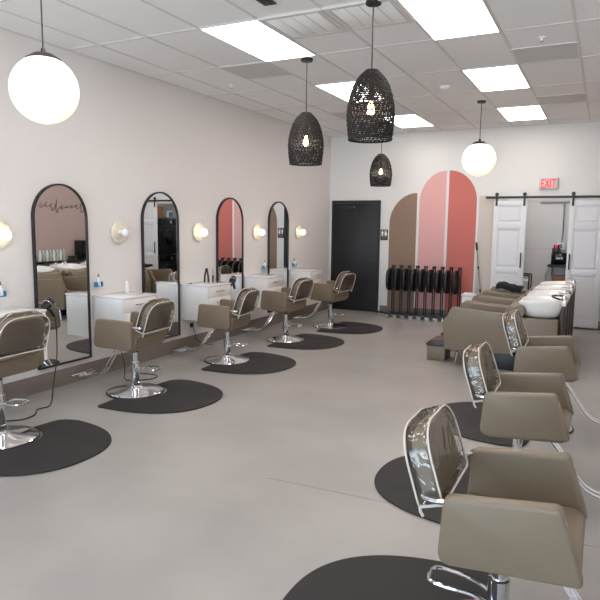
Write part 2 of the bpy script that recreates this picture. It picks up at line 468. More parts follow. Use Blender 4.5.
# tools on the cabinets
t = thing('flat_iron', 'black flat iron standing upright on the third white cabinet', 'flat iron', (.22, 6.80, CZ1), .3, 'upright hair irons')
B().tube([(-.03, 0, .006), (-.022, 0, .10), (-.004, 0, .19), (.002, 0, .205)], [.012, .013, .011, .008], 10).build('plate_arm', 'blackplastic', t)
B().tube([(.03, 0, .006), (.024, 0, .10), (.010, 0, .19), (.006, 0, .205)], [.012, .013, .011, .008], 10).build('plate_arm', 'blackplastic', t)
t = thing('curling_iron', 'slim black curling iron standing beside the flat iron', 'curling iron', (.25, 6.91, CZ1), 0, 'upright hair irons')
B().tube([(0, 0, .002), (0, 0, .10)], .012, 10).build('handle', 'blackplastic', t)
B().tube([(0, 0, .10), (0, 0, .19)], [.008, .007], 10).build('barrel', 'steel', t)
t = thing('hair_scissors', 'small dark scissors lying on the third white cabinet', 'scissors', (.20, 6.62, CZ1 + .001), .5)
B().tube([(-.07, -.01, .004), (.09, .008, .004)], [.004, .001], 6).build('blade', 'steel', t)
B().tube([(-.07, .01, .004), (.09, -.004, .004)], [.004, .001], 6).build('blade', 'steel', t)
B().tube([(-.09 + .02 * math.cos(k), .022 + .016 * math.sin(k), .004) for k in [2 * PI * i / 12 for i in range(12)]], .004, 6, True).tube([(-.09 + .02 * math.cos(k), -.022 + .016 * math.sin(k), .004) for k in [2 * PI * i / 12 for i in range(12)]], .004, 6, True).build('finger_rings', 'blackplastic', t)
t = thing('spray_can', 'slim white bottle standing at wall on the second cabinet', 'bottle', (.10, 5.38, CZ1))
B().lathe([(.022, 0), (.024, .004), (.024, .11), (.014, .122)], 20).build('body', 'white', t)
B().lathe([(.014, .123), (.014, .145), (.001, .147)], 16).build('cap', 'porcelain', t)

def dryer(loc, rz, label, tilt=0):
    t = thing('hair_dryer', label, 'hair dryer', loc, rz, 'black hair dryers hanging at the stations')
    mx = Matrix.Rotation(tilt, 4, 'Y')
    RX = Matrix.Rotation(PI / 2, 4, 'Y')
    B().lathe([(.03, -.075), (.042, -.06), (.045, -.01), (.038, .05), (.030, .075), (.001, .074)], 20, mx @ RX).build('barrel', 'blackplastic', t)
    B().lathe([(.030, .076), (.026, .10), (.024, .12), (.020, .121)], 20, mx @ RX).build('nozzle', 'black', t)
    B().tube([(-.01, 0, -.04), (-.015, 0, -.09), (-.03, 0, -.15), (-.035, 0, -.165)], [.02, .018, .016, .013], 10, mx=mx).build('handle', 'blackplastic', t)
    # metal ring bracket fixed to the cabinet side
    B().tube([(.058 * 0 + .0, .05 * math.cos(a), -.0 + .05 * math.sin(a)) for a in [2 * PI * i / 20 for i in range(20)]], .004, 6, True, mx=mx).build('hanging_ring', 'chrome', t)
dryer((.31, CY[0] + CW + .145, .94), -1.3, 'black hair dryer hanging in front of the nearest mirror', .5)
dryer((.40, CY[2] + CW + .135, .94), -1.3, 'black hair dryer hanging beside the cabinet with flat irons', .5)
tag(B().tube(spline([(.282, 4.165, .79), (.285, 4.175, .66), (.30, 4.15, .38), (.30, 4.10, .15), (.32, 4.06, .012), (.40, 3.98, .008), (.50, 3.86, .008), (.49, 3.74, .008), (.60, 3.62, .008), (.60, 3.46, .008), (.42, 3.34, .008), (.2, 3.3, .008)]), .0055, 6).build('dryer_cord', 'black'),
    'thin black cord trailing from the hair dryer onto the floor near the left edge', 'cord')
t = thing('power_outlet', 'white outlet plate on wall below the nearest station cabinet', 'outlet', (0, 4.06, .66))
B().box((.001, -.037, -.06), (.008, .037, .06), .002).build('plate', 'white', t)
B().box((.008, -.016, .008), (.010, .016, .04)).box((.008, -.016, -.04), (.010, .016, -.008)).build('socket', 'vent', t)
t = thing('power_plug', 'black plug and cord on the wall under the third cabinet', 'plug', (.0, 6.73, .33))
B().box((.001, -.025, -.03), (.03, .025, .03), .004).build('plug_body', 'blackplastic', t)
B().tube(spline([(.03, 0, -.01), (.05, .02, -.1), (.05, .08, -.22), (.08, .22, -.30), (.12, .35, -.322)]), .005, 6).build('cord', 'black', t)
tag(B().tube(spline([(.35, 5.25, .008), (.60, 5.28, .008), (.66, 5.12, .008), (.50, 4.95, .008), (.36, 5.02, .008), (.20, 5.2, .008), (.10, 5.3, .10), (.03, 5.3, .3)]), .0055, 6).build('appliance_cable', 'black'),
    'looped black cord lying on the floor behind the second salon chair', 'cord')

# ------------------------------------------------------------------ salon chairs (facing +X, origin on floor under the column)
def make_chair(label, arm, back_h):
    t = thing('salon_chair', label, 'chair', (0, 0, 0), 0, 'khaki hydraulic salon chairs')
    b = B().lathe([(.285, .004), (.288, .012), (.28, .02), (.20, .036), (.10, .05), (.06, .062), (.055, .075), (.001, .075)], 48).build('base', 'chrome', t)
    B().tube([(.287 * math.cos(2 * PI * k / 48), .287 * math.sin(2 * PI * k / 48), .008) for k in range(48)], .008, 6, True).build('rim', 'blackplastic', b)
    B().lathe([(.05, .052), (.05, .10), (.044, .105), (.044, .30), (.03, .302), (.03, .40), (.001, .40)], 24).build('column', 'chrome', t)
    B().lathe([(.034, .395), (.034, .425), (.001, .426)], 20).box((-.06, -.10, .425), (.12, .10, .446), .004).build('seat_mount', 'black', t)
    B().tube(spline([(-.03, -.045, .20), (-.10, -.06, .235), (-.20, -.075, .245), (-.27, -.06, .245), (-.285, 0, .245), (-.27, .05, .245), (-.20, .06, .24), (-.10, .05, .23), (-.03, .045, .20)]), .0085, 8).build('pump_lever', 'chrome', t)
    # upholstered body
    for s in (-1, 1):
        poly = rpoly(*arm)
        mx = Matrix.Translation((0, s * .305 + (.0 if s > 0 else .062), 0)) @ XZ
        a = B().prism(poly, 0, .062, mx, bev=.018, seg=3).build('armrest', 'khaki', t)
        B().sphere((.19, s * .275, .735), .011, n=10).build('stud', 'chrome', a) if False else None
        B().lathe([(.011, 0), (.011, .006), (.006, .010), (.001, .0105)], 14, Matrix.Translation((.236, s * .274, .725)) @ Matrix.Rotation(PI / 2 - .35, 4, 'Y')).build('stud', 'chrome', a)
    # rear panel leaning back
    poly = [(-.245, 0), (.245, 0), (.245, back_h), (-.245, back_h)]
    mx = Matrix.Translation((-.160, 0, .462)) @ Matrix.Rotation(-.24, 4, 'Y') @ YZ
    B().prism(rpoly(poly, .02), -.02, .03, mx, bev=.015, seg=3).build('back_panel', 'khaki', t)
    # seat cushion with a rolled front edge
    sp = rpoly([(-.15, .448), (.28, .478), (.312, .525), (.27, .565), (-.15, .53)], [.01, .03, .04, .04, .02])
    mx = Matrix.Translation((0, .242, 0)) @ XZ
    B().prism(sp, 0, .484, mx, bev=.008).build('seat', 'khaki', t)
    # backrest on two chrome brackets
    TL = Matrix.Translation((-.240, 0, .668)) @ Matrix.Rotation(-.31, 4, 'Y') @ YZ
    bp = rpoly([(-.215, 0), (.215, 0), (.208, .275), (-.208, .275)], [.03, .03, .18, .18], 10)
    bk = B().prism(bp, -.034, .034, TL, bev=.022, seg=3).build('backrest', 'khaki', t)
    cp = rpoly([(-.232, -.012), (.232, -.012), (.224, .296), (-.224, .296)], [.03, .03, .19, .19], 10)
    cv = B().prism(cp, -.047, .047, TL, bev=.010, seg=2, wob=.009, wseed=3, cuts=2).build('plastic_cover', 'plastic', bk, sharp=80)
    pp = B()
    for h in (-.049, .049):
        pp.tube([TL @ Vector((x * 1.008, z if z > 0 else z - .002, h)) for x, z in cp], .0046, 6, True)
    for sy in (-1, 1):
        pp.tube([TL @ Vector((sy * .225, -.012, -.049)), TL @ Vector((sy * .226, -.012, .049))], .0065, 6).tube([TL @ Vector((sy * .225, -.012, -.049)), TL @ Vector((sy * .228, -.03, -.050)), TL @ Vector((sy * .224, -.05, -.046))], .0065, 6)
    pp.build('piping', 'piping', bk)
    for sy in (-1, 1):
        B().tube(spline([(-.165, sy * .272, .705), (-.21, sy * .272, .702), (-.25, sy * .262, .70), (-.27, sy * .235, .70), (-.27, sy * .20, .70)], 5), .011, 10).build('bracket', 'chrome', t)
    # footrest
    f = B()
    for sy in (-.03, .03):
        f.tube(spline([(.10, sy, .44), (.18, sy, .43), (.26, sy, .34), (.37, sy, .18), (.46, sy, .115), (.60, sy, .095), (.69, sy, .095)]), .010, 8)
    f.build('footrest_arm', 'chrome', t)
    B().tube([(.70, -.16, .10), (.70, .16, .10)], .013, 10).tube([(.63, -.13, .10), (.63, .13, .10)], .010, 10).build('foot_bar', 'chrome', t)
    return t
LCH = [(.86, 3.085, PI + .02, 'khaki salon chair cut by the left photo edge'),
       (.85, 4.66, PI + .08, 'khaki salon chair facing the mirror that shows the sliding doors, second from left edge'),
       (.87, 6.33, PI + .10, 'khaki salon chair in front of the cabinet with flat irons, mid row'),
       (.86, 7.93, PI - .06, 'khaki salon chair second nearest the black door'),
       (.96, 9.38, PI - .12, 'khaki salon chair beside the black door, farthest in its row')]
RCH = [(4.79, 2.45, 0, 'nearest khaki salon chair in the right foreground, side on'),
       (4.67, 3.98, 0, 'khaki salon chair right behind the nearest foreground one'),
       (4.66, 5.55, 0, 'khaki salon chair beside the shampoo loungers, third from the front')]
ARM_L = (([(-.19, .472), (.272, .480), (.238, .768), (-.185, .758)], [.06, .06, .035, .035]), .14)
ARM_R = (([(-.195, .466), (.318, .508), (.226, .783), (-.178, .738)], [.06, .035, .022, .035]), .075)
FIRST = []; ch0 = None
backadj = {4.67: (.035, .01), 4.66: (.055, .04)}              # these two backrests are set a little further forward
for x, y, rz, lab in LCH + RCH:
    if ch0 is None or x == RCH[0][0]:                        # the right-hand chairs are tipped back a little
        ch0 = make_chair(lab, *(ARM_L if ch0 is None else ARM_R)); FIRST.append(ch0); ch0.location = (x, y, 0); ch0.rotation_euler = (0, 0, rz)
    else:
        cc = dup(ch0, (x, y, 0), rz, lab)
        if x in backadj:
            for c in cc.children:
                if c.name.startswith('backrest') or c.name.startswith('bracket'): c.location.x, c.location.z = backadj[x][0], backadj[x][1] * (1 if c.name.startswith('backrest') else .3)
def pump(chair, dz):                                       # hydraulic height of one chair
    for c in chair.children:
        if c.name.startswith('column'): c.scale.z = 1 + dz / .40
        elif not c.name.startswith('base'): c.location.z += dz
chairs = [o for o in COL.objects if o.get('category') == 'chair']
for o, dz in zip(chairs, (.09, .025, -.015)): pump(o, dz)

# floor mats: D-shape with the base notch on the straight edge (local: straight edge at x=0, mat grows to +x)
def make_mat(label):
    hw, dp = .60, .90
    n = 60; pts = [(0, -hw + .02), (.03, -hw - .002)]
    for k in range(1, n):
        a = -PI / 2 + PI * k / n
        c, q = math.cos(a), math.sin(a)
        x = dp * c ** .72; y = hw * math.copysign(abs(q) ** .88, q)
        if x > .05 and not (q > 0 and x < .16): pts.append((x, y))
    pts += [(.115, hw - .018), (.06, hw - .04), (.02, hw - .075), (0, hw - .12)]
    r = .300
    nt = []
    for k in range(21):
        a = PI / 2 - PI * k / 20
        nt.append((-.02 + r * math.cos(a), -.015 + r * math.sin(a)))
    o = B().prism(pts + nt, 0.0008, .014, bev=.004, seg=2).build('floor_mat', 'matblack')
    return tag(o, label, 'floor mat', 'black anti-fatigue mats')
m0 = None
for i, (x, y, rz, lab) in enumerate(LCH + RCH):
    ml = ['black floor mat under the salon chair at the left photo edge', 'black floor mat under the second salon chair from left edge',
          'black floor mat under the chair before the flat-iron cabinet', 'black floor mat under the chair second nearest the black door',
          'black floor mat farthest away, beside the black door', 'nearest black floor mat cut by the bottom photo edge',
          'black floor mat seen behind the nearest foreground chair backrest', 'black floor mat under the third foreground chair, beside the shampoo loungers'][i]
    if m0 is None: m0 = make_mat(ml); o = m0
    else:
        o = m0.copy(); COL.objects.link(o); o['label'] = ml
    mx_, my_ = (x + (.03, .04, .0, .0, .0)[i], y + .015) if i < 5 else ((4.76, 2.37), (4.66, 3.95), (4.63, 5.46))[i - 5]
    o.location = (mx_, my_, 0); o.rotation_euler = (0, 0, 0 if i < 5 else PI)

tag(B().tube(spline([(5.19, 2.38, .008), (5.21, 2.45, .16), (5.27, 2.5, .30), (5.38, 2.52, .36), (5.5, 2.52, .3), (5.6, 2.5, .05)]), .006, 6).build('tool_cable', 'black'),
    'black cord arcing beside the nearest foreground chair at the right edge', 'cord')

# ------------------------------------------------------------------ back wall: door, sign, mural
dr = B()
dx0, dx1, dz = .06, 1.10, 2.232
dr.box((dx0, D - .03, 0), (dx0 + .05, D - .0005, dz)).box((dx1 - .05, D - .03, 0), (dx1, D - .0005, dz)).box((dx0 + .05, D - .03, dz - .05), (dx1 - .05, D - .0005, dz))
d1 = struct(dr.build('door_1', 'doorblack'))
B().box((dx0 + .053, D - .024, .01), (dx1 - .053, D - .001, dz - .053), .002).build('door_leaf', 'doorblack', d1)
h = B().lathe([(.028, 0), (.028, .008), (.012, .012), (.012, .045), (.001, .046)], 16, Matrix.Translation((dx1 - .12, D - .024, 1.0)) @ Matrix.Rotation(PI / 2, 4, 'X'))
h.tube([(dx1 - .12, D - .065, 1.0), (dx1 - .24, D - .068, 1.0)], .009, 8).build('door_handle', 'black', d1)
B().box((.32, D - .075, 2.06), (.60, D - .025, 2.12), .006).tube([(.55, D - .06, 2.122), (.72, D - .12, 2.13), (.85, D - .045, 2.15)], .008, 6).build('door_closer', 'black', d1)

t = thing('restroom_sign', 'small black restroom sign with two white figures beside the black door', 'sign', (1.185, D, 1.558))
B().box((-.075, -.012, -.105), (.075, -.001, .105), .003).build('plate', 'black', t)
fg = B()
for s in (-1, 1):
    c = s * .036
    fg.cyl((0, 0, 0), .011, .003, 14, Matrix.Translation((c, -.012, .078)) @ Matrix.Rotation(PI / 2, 4, 'X'))
    if s < 0: body = [(c - .02, .062), (c + .02, .062), (c + .02, .02), (c + .012, .02), (c + .012, -.03), (c - .012, -.03), (c - .012, .02), (c - .02, .02)]
    else: body = [(c - .014, .062), (c + .014, .062), (c + .026, .0), (c + .012, .0), (c + .012, -.03), (c - .012, -.03), (c - .012, .0), (c - .026, .0)]
    fg.prism(body, .012, .015, XZ)
fg.box((-.003, -.015, -.03), (.003, -.012, .088))
fg.build('figures', 'white', t)
B().box((-.05, -.0135, -.075), (.05, -.012, -.055)).build('lettering_band', 'base', t)

def arch(name, m, x0, x1, z1, rx, rz, side, label):
    # half arch: curved top on one side
    n = 20; pts = []
    z0 = .152
    if side == 'L':
        pts = [(x1, z0), (x1, z1)]
        pts += [(x1 - (x1 - x0) * math.sin(PI / 2 * k / n), z1 - rz + rz * math.cos(PI / 2 * k / n)) for k in range(1, n + 1)] + [(x0, z0)]
    else:
        pts = [(x1, z0)] + [(x0 + (x1 - x0) * math.cos(PI / 2 * k / n), z1 - rz + rz * math.sin(PI / 2 * k / n)) for k in range(n + 1)] + [(x0, z0)]
    o = B().prism(pts, 0, .003, Matrix.Translation((0, D - .0005, 0)) @ XZ).build(name, m)
    return tag(o, label, 'mural', 'half arches of the painted mural')
arch('painted_half_arch', 'tan', 1.285, 1.825, 2.365, .5, .60, 'L', 'tan half arch painted beside the restroom sign')
arch('painted_half_arch', 'pink', 1.875, 2.375, 2.77, .5, .58, 'L', 'pale pink half arch painted in the middle of the mural')
arch('painted_half_arch', 'coral', 2.425, 2.945, 2.77, .5, .58, 'R', 'coral half arch painted right in the mural')
arch('painted_half_arch', 'cream', 2.985, 3.50, 2.30, .5, .10, 'R', 'cream painted wall band between coral arch and sliding door')

# ------------------------------------------------------------------ barn doors, rail, exit sign
def barn(n, x0, x1, hx):
    z0, z1 = .03, 2.205; y0, y1 = D - .085, D - .045
    o = B()
    w = .085
    mids = [(.16, .92), (1.02, 1.70), (1.82, 2.11)]
    o.box((x0, y0, z0), (x0 + w, y1, z1), .002).box((x1 - w, y0, z0), (x1, y1, z1), .002)
    zz = [z0] + [v for m_ in mids for v in m_] + [z1]
    for i in range(0, len(zz), 2): o.box((x0 + w, y0, zz[i]), (x1 - w, y1, zz[i + 1]), .002)
    d = struct(o.build('door_%d' % n, 'doorwhite'))
    for a, b in mids:
        B().box((x0 + w, y0 + .016, a), (x1 - w, y1 - .005, b)).box((x0 + w + .03, y0 + .004, a + .03), (x1 - w - .03, y0 + .017, b - .03), .010, 1).build('door_panel', 'doorwhite', d)
    B().box((hx - .012, y0 - .035, 1.02), (hx + .012, y0 - .022, 1.29), .004).box((hx - .008, y0 - .024, 1.04), (hx + .008, y0 - .0002, 1.06)).box((hx - .008, y0 - .024, 1.25), (hx + .008, y0 - .0002, 1.27)).build('door_handle', 'black', d)
    for q in (x0 + .045, x1 - .045):
        B().box((q - .018, y0 - .010, 2.11), (q + .018, y0 - .001, 2.30), .003).cyl((0, 0, 0), .032, .022, 20, Matrix.Translation((q, y0 + .012, 2.315)) @ Matrix.Rotation(PI / 2, 4, 'X')).build('roller_hanger', 'black', d)
barn(2, 3.262, 3.822, 3.768)
barn(3, 4.515, 5.075, 4.56)
t = thing('sliding_door_rail', 'long black flat rail above the white sliding doors', 'rail', (0, D, 2.262))
B().box((3.11, -.071, -.02), (5.60, -.060, .02), .002).build('track', 'black', t)
for x in (3.16, 3.62, 4.18, 4.74, 5.30):
    B().cyl((0, 0, 0), .012, .0585, 12, Matrix.Translation((x, -.0015, 0)) @ Matrix.Rotation(PI / 2, 4, 'X')).build('standoff', 'black', t)

t = thing('exit_sign', 'white exit sign with red letters above the sliding doors', 'sign', (4.15, D, 2.495))
B().box((-.155, -.045, -.098), (.155, -.001, .098), .012, 3).build('housing', 'signwhite', t)
fc = bpy.data.curves.new('exit_text', 'FONT'); fc.body = 'EXIT'; fc.size = .19; fc.extrude = .002; fc.offset = .003
fc.align_x = 'CENTER'; fc.align_y = 'CENTER'
fo = bpy.data.objects.new('tmp_text', fc); COL.objects.link(fo)
bpy.context.view_layer.update()
me = bpy.data.meshes.new_from_object(fo.evaluated_get(bpy.context.evaluated_depsgraph_get()))
bpy.data.objects.remove(fo)
xs_ = [v.co.x for v in me.vertices]; ys_ = [v.co.y for v in me.vertices]
sx = .245 / (max(xs_) - min(xs_)); sy = .150 / (max(ys_) - min(ys_)); my = (max(ys_) + min(ys_)) / 2; mxx = (max(xs_) + min(xs_)) / 2
for v in me.vertices: v.co = Vector(((v.co.x - mxx) * sx, -.048 - v.co.z, (v.co.y - my) * sy))
me.materials.append(M['exitred'])
lo = bpy.data.objects.new('letters', me); COL.objects.link(lo); lo.parent = t

# ------------------------------------------------------------------ folding trolleys nested along the mural
def make_trolley(label):
    t = thing('folding_trolley', label, 'trolley', (0, 0, 0), 0, 'black folding salon trolleys nested in a row')
    B().box((-.138, -.16, .058), (.014, .03, .092), .004).build('base_bar', 'black', t)
    for y in (-.20, .20):
        B().box((-.075, min(y, math.copysign(.032, y)) if y > 0 else y, .060), (-.045, y if y > 0 else -.161, .088), .003).build('base_leg', 'black', t)
    for x, y in ((-.06, -.185), (-.06, .185), (-.115, -.13)): caster(t, x, y)
    for x in (-.036, 0):
        B().tube([(x, 0, .092), (x, 0, .965)], .0125, 8).build('pole', 'black', t)
        B().box((x - .015, -.03, .955), (x + .013, .03, 1.0), .005).build('handle_cap', 'blackplastic', t)
    poly = rpoly([(-.20, .50), (.20, .50), (.20, .94), (-.20, .94)], .19, 10)
    B().prism(poly, -.112, -.052, YZ, bev=.025, seg=3).build('folded_tray', 'blackplastic', t)
    return t
def caster(t, x, y):
    c = B().tube([(x, y, .059), (x, y, .052)], .006, 6).box((x - .014, y - .012, .04), (x + .014, y + .012, .054), .002).build('caster', 'chrome', t)
    B().cyl((0, 0, 0), .022, .018, 16, Matrix.Translation((x, y + .009, .0225)) @ Matrix.Rotation(PI / 2, 4, 'X')).build('wheel', 'steel', c)
tl = ['black folded trolley nearest the black door, leftmost in the row'] + [
      'black folded trolley %s' % s for s in ('second in the row from the restroom sign', 'third in the row, last one before the tan arch edge', 'fourth in the row, at the left edge of the pink arch',
      'fifth and middle one of the row before the pink arch', 'sixth in the row, before the right side of the pink arch', 'seventh in the row, last one before the pink arch',
      'eighth in the row, before the coral arch', 'farthest right of the row, beside the shampoo loungers')]
tr0 = None
for i in range(9):
    loc = (1.53 + .157 * i, 11.08, 0)
    if tr0 is None: tr0 = make_trolley(tl[0]); tr0.location = loc
    else: dup(tr0, loc, None, tl[i])
B().box((-.34, -.06, .060), (-.139, -.02, .088), .004).build('base_leg', 'black', tr0); caster(tr0, -.30, -.04); caster(tr0, -.20, -.04)   # the end one sticks out

# ------------------------------------------------------------------ shampoo units (local: x=0 foot end of the side panel, y=0 near side)
def make_shampoo(label):
    t = thing('shampoo_lounger', label, 'shampoo chair', (0, 0, 0), 0, 'khaki shampoo loungers with white bowls')
    UW = .72
    sp = rpoly([(.03, .20), (.86, .215), (.90, .70), (.50, .715), (.10, .745), (.045, .62), (.0, .56)], [.04, .03, .06, .1, .05, .05, .06])
    for y in (.08, UW):
        B().prism(sp, 0, .08, Matrix.Translation((0, y, 0)) @ XZ, bev=.015, seg=3).build('side_panel', 'khaki', t)
    seat = rpoly([(.06, .24), (.66, .24), (.86, .52), (.80, .60), (.60, .47), (.08, .47)], [.03, .03, .04, .04, .06, .05])
    B().prism(seat, 0, UW - .17, Matrix.Translation((0, UW - .085, 0)) @ XZ, bev=.01).build('seat', 'khaki', t)
    bk = rpoly([(.62, .50), (.80, .60), (.90, .78), (.76, .80)], [.03, .03, .04, .04])
    B().prism(bk, 0, UW - .18, Matrix.Translation((0, UW - .09, 0)) @ XZ, bev=.02).build('backrest', 'khaki', t)
    B().cyl((0, 0, 0), .072, UW - .04, 24, Matrix.Translation((.893, UW - .02, .748)) @ Matrix.Rotation(PI / 2, 4, 'X'), bev=.012).build('neck_roll', 'khaki', t)
    B().box((.60, .09, .003), (.90, UW - .09, .20), .006).build('plinth', 'black', t)
    B().box((.915, .05, .03), (1.33, UW - .06, .665), .02, 3).build('bowl_pedestal', 'khaki', t)
    B().box((1.335, .16, .03), (1.39, UW - .16, .819), .01).build('plumbing_column', 'browncush', t)
    for y in (.06, UW - .06):
        B().tube([(.20, y, .21), (.155, y, .01)], [.014, .010], 8).build('leg', 'chrome', t)
    # bowl: lofted rounded basin
    bb = bmesh.new(); n = 40; cx, cyy = 1.12, UW / 2
    def ring(ax, ay, z, tiltz, p=2.6, dx=0, dip=0):
        out = []
        for k in range(n):
            a = 2 * PI * k / n; c, s = math.cos(a), math.sin(a)
            x = ax * math.copysign(abs(c) ** (2 / p), c); y = ay * math.copysign(abs(s) ** (2 / p), s)
            dd = dip * math.exp(-((a - PI) / .42) ** 2)
            out.append(bb.verts.new((cx + dx + x, cyy + y, z + tiltz * x - dd)))
        return out
    rs = [ring(.18, .20, .667, 0, 2.4, .0), ring(.225, .25, .692, .02, 2.6, .0), ring(.255, .285, .76, .04, 2.9), ring(.268, .305, .83, .06, 3), ring(.272, .315, .872, .07, 3.2, dip=.04), ring(.266, .31, .885, .07, 3.2, dip=.04),
          ring(.250, .292, .883, .07, 3, dip=.04), ring(.235, .27, .84, .05, 3), ring(.19, .20, .76, .03), ring(.08, .08, .725, 0)]
    for a, b in zip(rs, rs[1:]):
        for k in range(n): bb.faces.new((a[k], a[(k + 1) % n], b[(k + 1) % n], b[k]))
    bb.faces.new(rs[0][::-1]); bb.faces.new(rs[-1])
    bmesh.ops.recalc_face_normals(bb, faces=bb.faces[:])
    q = B(); q.merge(bb); bowl = q.build('bowl', 'porcelain', t, sharp=60)
    B().lathe([(.035, .725), (.035, .732), (.001, .733)], 16, Matrix.Translation((cx, cyy, .001))).build('drain', 'steel', bowl)
    # deck with taps behind the basin
    B().box((1.345, .12, .82), (1.40, UW - .12, .895), .02, 3).build('tap_deck', 'porcelain', t)
    B().tube([(1.37, UW / 2 - .10, 0.890), (1.37, UW / 2 - .10, 0.910), (1.365, UW / 2 - .10, 0.932)], [.032, .034, .022], 16).build('tap', 'chrome', t)
    B().tube([(1.37, UW / 2 + .08, 0.890), (1.37, UW / 2 + .08, 0.925), (1.33, UW / 2 + .08, 0.945), (1.28, UW / 2 + .08, 0.935)], [.018, .016, .014, .016], 12).build('spray_head', 'chrome', t)
    hz = [(1.36, UW / 2 - .22, 0.895), (1.30, UW / 2 - .22, 0.912), (1.24, UW / 2 - .12, 0.920), (1.24, UW / 2 - .0, 0.920), (1.30, UW / 2 + .14, 0.912), (1.36, UW / 2 + .16, 0.900)]
    B().tube(spline(hz), .012, 8).build('spray_hose', 'blackplastic', t)
    # leg rest
    lr = B().box((-.235, .20, .004), (.0, UW - .20, .195), .008).build('leg_rest', 'khaki', t)
    B().prism(rpoly([(-.265, .197), (.03, .197), (.03, .25), (-.02, .285), (-.20, .27)], [.02, .01, .02, .04, .03]), 0, UW - .36, Matrix.Translation((0, UW - .18, 0)) @ XZ, bev=.01).build('cushion', 'browncush', lr)
    return t
sl = ['nearest khaki shampoo lounger with white bowl, side panel fully seen', 'khaki shampoo lounger second from the front, mostly behind the nearest one',
      'khaki shampoo lounger third from the front', 'farthest khaki shampoo lounger, with a black cape over its back']
s0 = None
for i in range(4):
    loc = (3.335, 7.47 + .785 * i, 0)
    if s0 is None: s0 = make_shampoo(sl[0]); s0.location = loc
    else:
        sc_ = dup(s0, loc, None, sl[i])
        for c in list(sc_.children):
            if c.name.startswith('spray_hose'): bpy.data.objects.remove(c)
# black cape thrown over the farthest lounger
cp_ = bmesh.new(); nx, ny = 20, 10
vs = []
for i in range(nx + 1):
    row = []
    for j in range(ny + 1):
        u, v = i / nx, j / ny
        x = 3.60 + .38 * u; y = 9.815 + .30 * v
        z = .765 + .055 * math.exp(-((u - .2) / .35) ** 2) + .035 * noise.noise(Vector((u * 4, v * 3, 1)))
        if j == 0: z -= .035
        row.append(cp_.verts.new((x, y, z)))
    vs.append(row)
for i in range(nx):
    for j in range(ny): cp_.faces.new((vs[i][j], vs[i + 1][j], vs[i + 1][j + 1], vs[i][j + 1]))
sol = bmesh.ops.extrude_face_region(cp_, geom=cp_.faces[:])
for v in [e for e in sol['geom'] if isinstance(e, bmesh.types.BMVert)]: v.co.z += .045
bmesh.ops.recalc_face_normals(cp_, faces=cp_.faces[:])
q = B(); q.merge(cp_); tag(q.build('folded_cape', 'blackcloth', sharp=70), 'crumpled black cape lying over the farthest shampoo lounger', 'cape')

# white bin and pole against the back wall
t = thing('waste_bin', 'small white bin between the trolleys and shampoo loungers', 'bin', (3.03, 10.72, 0))
B().prism(rpoly([(-.11, -.15), (.11, -.15), (.11, .15), (-.11, .15)], .03), 0, .53, bev=.008).build('body', 'white', t)
B().prism(rpoly([(-.118, -.158), (.118, -.158), (.118, .158), (-.118, .158)], .03), .531, .575, bev=.012).build('lid', 'doorwhite', t)
t = thing('mop', 'thin pole with black grip leaning beside the coral arch', 'mop', (0, 0, 0))
P0, P1 = Vector((3.165, D - .12, .03)), Vector((2.972, D - .02, 1.45))
def on(k): return P0.lerp(P1, k)
B().tube([on(.03), on(.9)], .011, 8).build('pole', 'steel', t)
B().tube([on(.895), on(1)], .016, 8).build('grip', 'blackplastic', t)
B().tube([on(.66), on(.69)], .015, 8).tube([on(.36), on(.40)], .015, 8).build('clamp', 'blackplastic', t)
B().box((3.10, D - .16, .0), (3.24, D - .07, .06), .01).build('mop_head', 'blackcloth', t)

# ------------------------------------------------------------------ utility room behind the sliding doors
UY, UX0, UX1, UH = 13.2, 2.9, 5.95, 2.75
struct(B().box((UX0, UY, 0), (UX1, UY + .1, UH)).build('wall_utility_back', 'backwall'))
struct(B().box((UX0 - .1, D + .12, 0), (UX0, UY + .1, UH)).build('wall_utility_left', 'backwall'))
struct(B().box((UX1, D + .12, 0), (UX1 + .1, UY + .1, UH)).build('wall_utility_right', 'backwall'))
struct(B().box((UX0 - .1, D + .12, UH), (UX1 + .1, UY + .1, UH + .1)).build('ceiling_utility', 'ceil'))
struct(B().box((W + .1, D + .02, 0), (UX1 + .1, D + .12, UH)).build('wall_utility_front', 'backwall'))
struct(B().box((UX0, UY - .008, 1.30), (4.2, UY, 1.315)).build('trim_3', 'grid'))
ul = thing('ceiling_light', 'plain ceiling light inside the utility room, out of sight', 'ceiling light', (3.9, 12.2, UH))
B().box((-.4, -.15, -.05), (.4, .15, -.001), .01).build('diffuser', emit('utility_panel', (255, 246, 242), 11), ul)
t = thing('conduit_outlet', 'grey conduit pipe down to an outlet box above the microwave', 'outlet', (4.27, UY, 0))
B().tube([(-.40, -.03, 2.235), (.4, -.03, 2.235)], .014, 8).tube([(.05, -.03, 2.23), (.05, -.03, 1.44)], .013, 8).build('conduit', 'steel', t)
B().box((-.03, -.06, 1.30), (.11, -.001, 1.44), .006).build('outlet_box', 'vent', t)
B().box((.025, -.066, 1.335), (.055, -.06, 1.365)).box((.025, -.066, 1.375), (.055, -.06, 1.405)).build('socket', 'black', t)
t = thing('wall_shelf', 'dark shelf under the microwave in the utility room', 'shelf', (4.57, UY, .985))
B().box((-.47, -.38, -.02), (.35, -.001, .02), .003).build('board', 'black', t)
for x in (-.40, .28): B().box((x - .01, -.30, -.04), (x + .01, -.002, -.021)).box((x - .01, -.03, -.22), (x + .01, -.002, -.041)).build('bracket', 'black', t)
t = thing('microwave', 'black microwave on the shelf inside the utility room', 'microwave', (4.375, UY - .35, 1.007))
B().box((-.215, 0, .008), (.215, .32, .23), .008).build('body', 'blackplastic', t)
B().box((-.205, -.012, .02), (.10, -.001, .22), .004).build('door', 'glassblack', t)
B().box((.11, -.008, .02), (.205, -.001, .22), .003).build('control_panel', 'blackplastic', t)
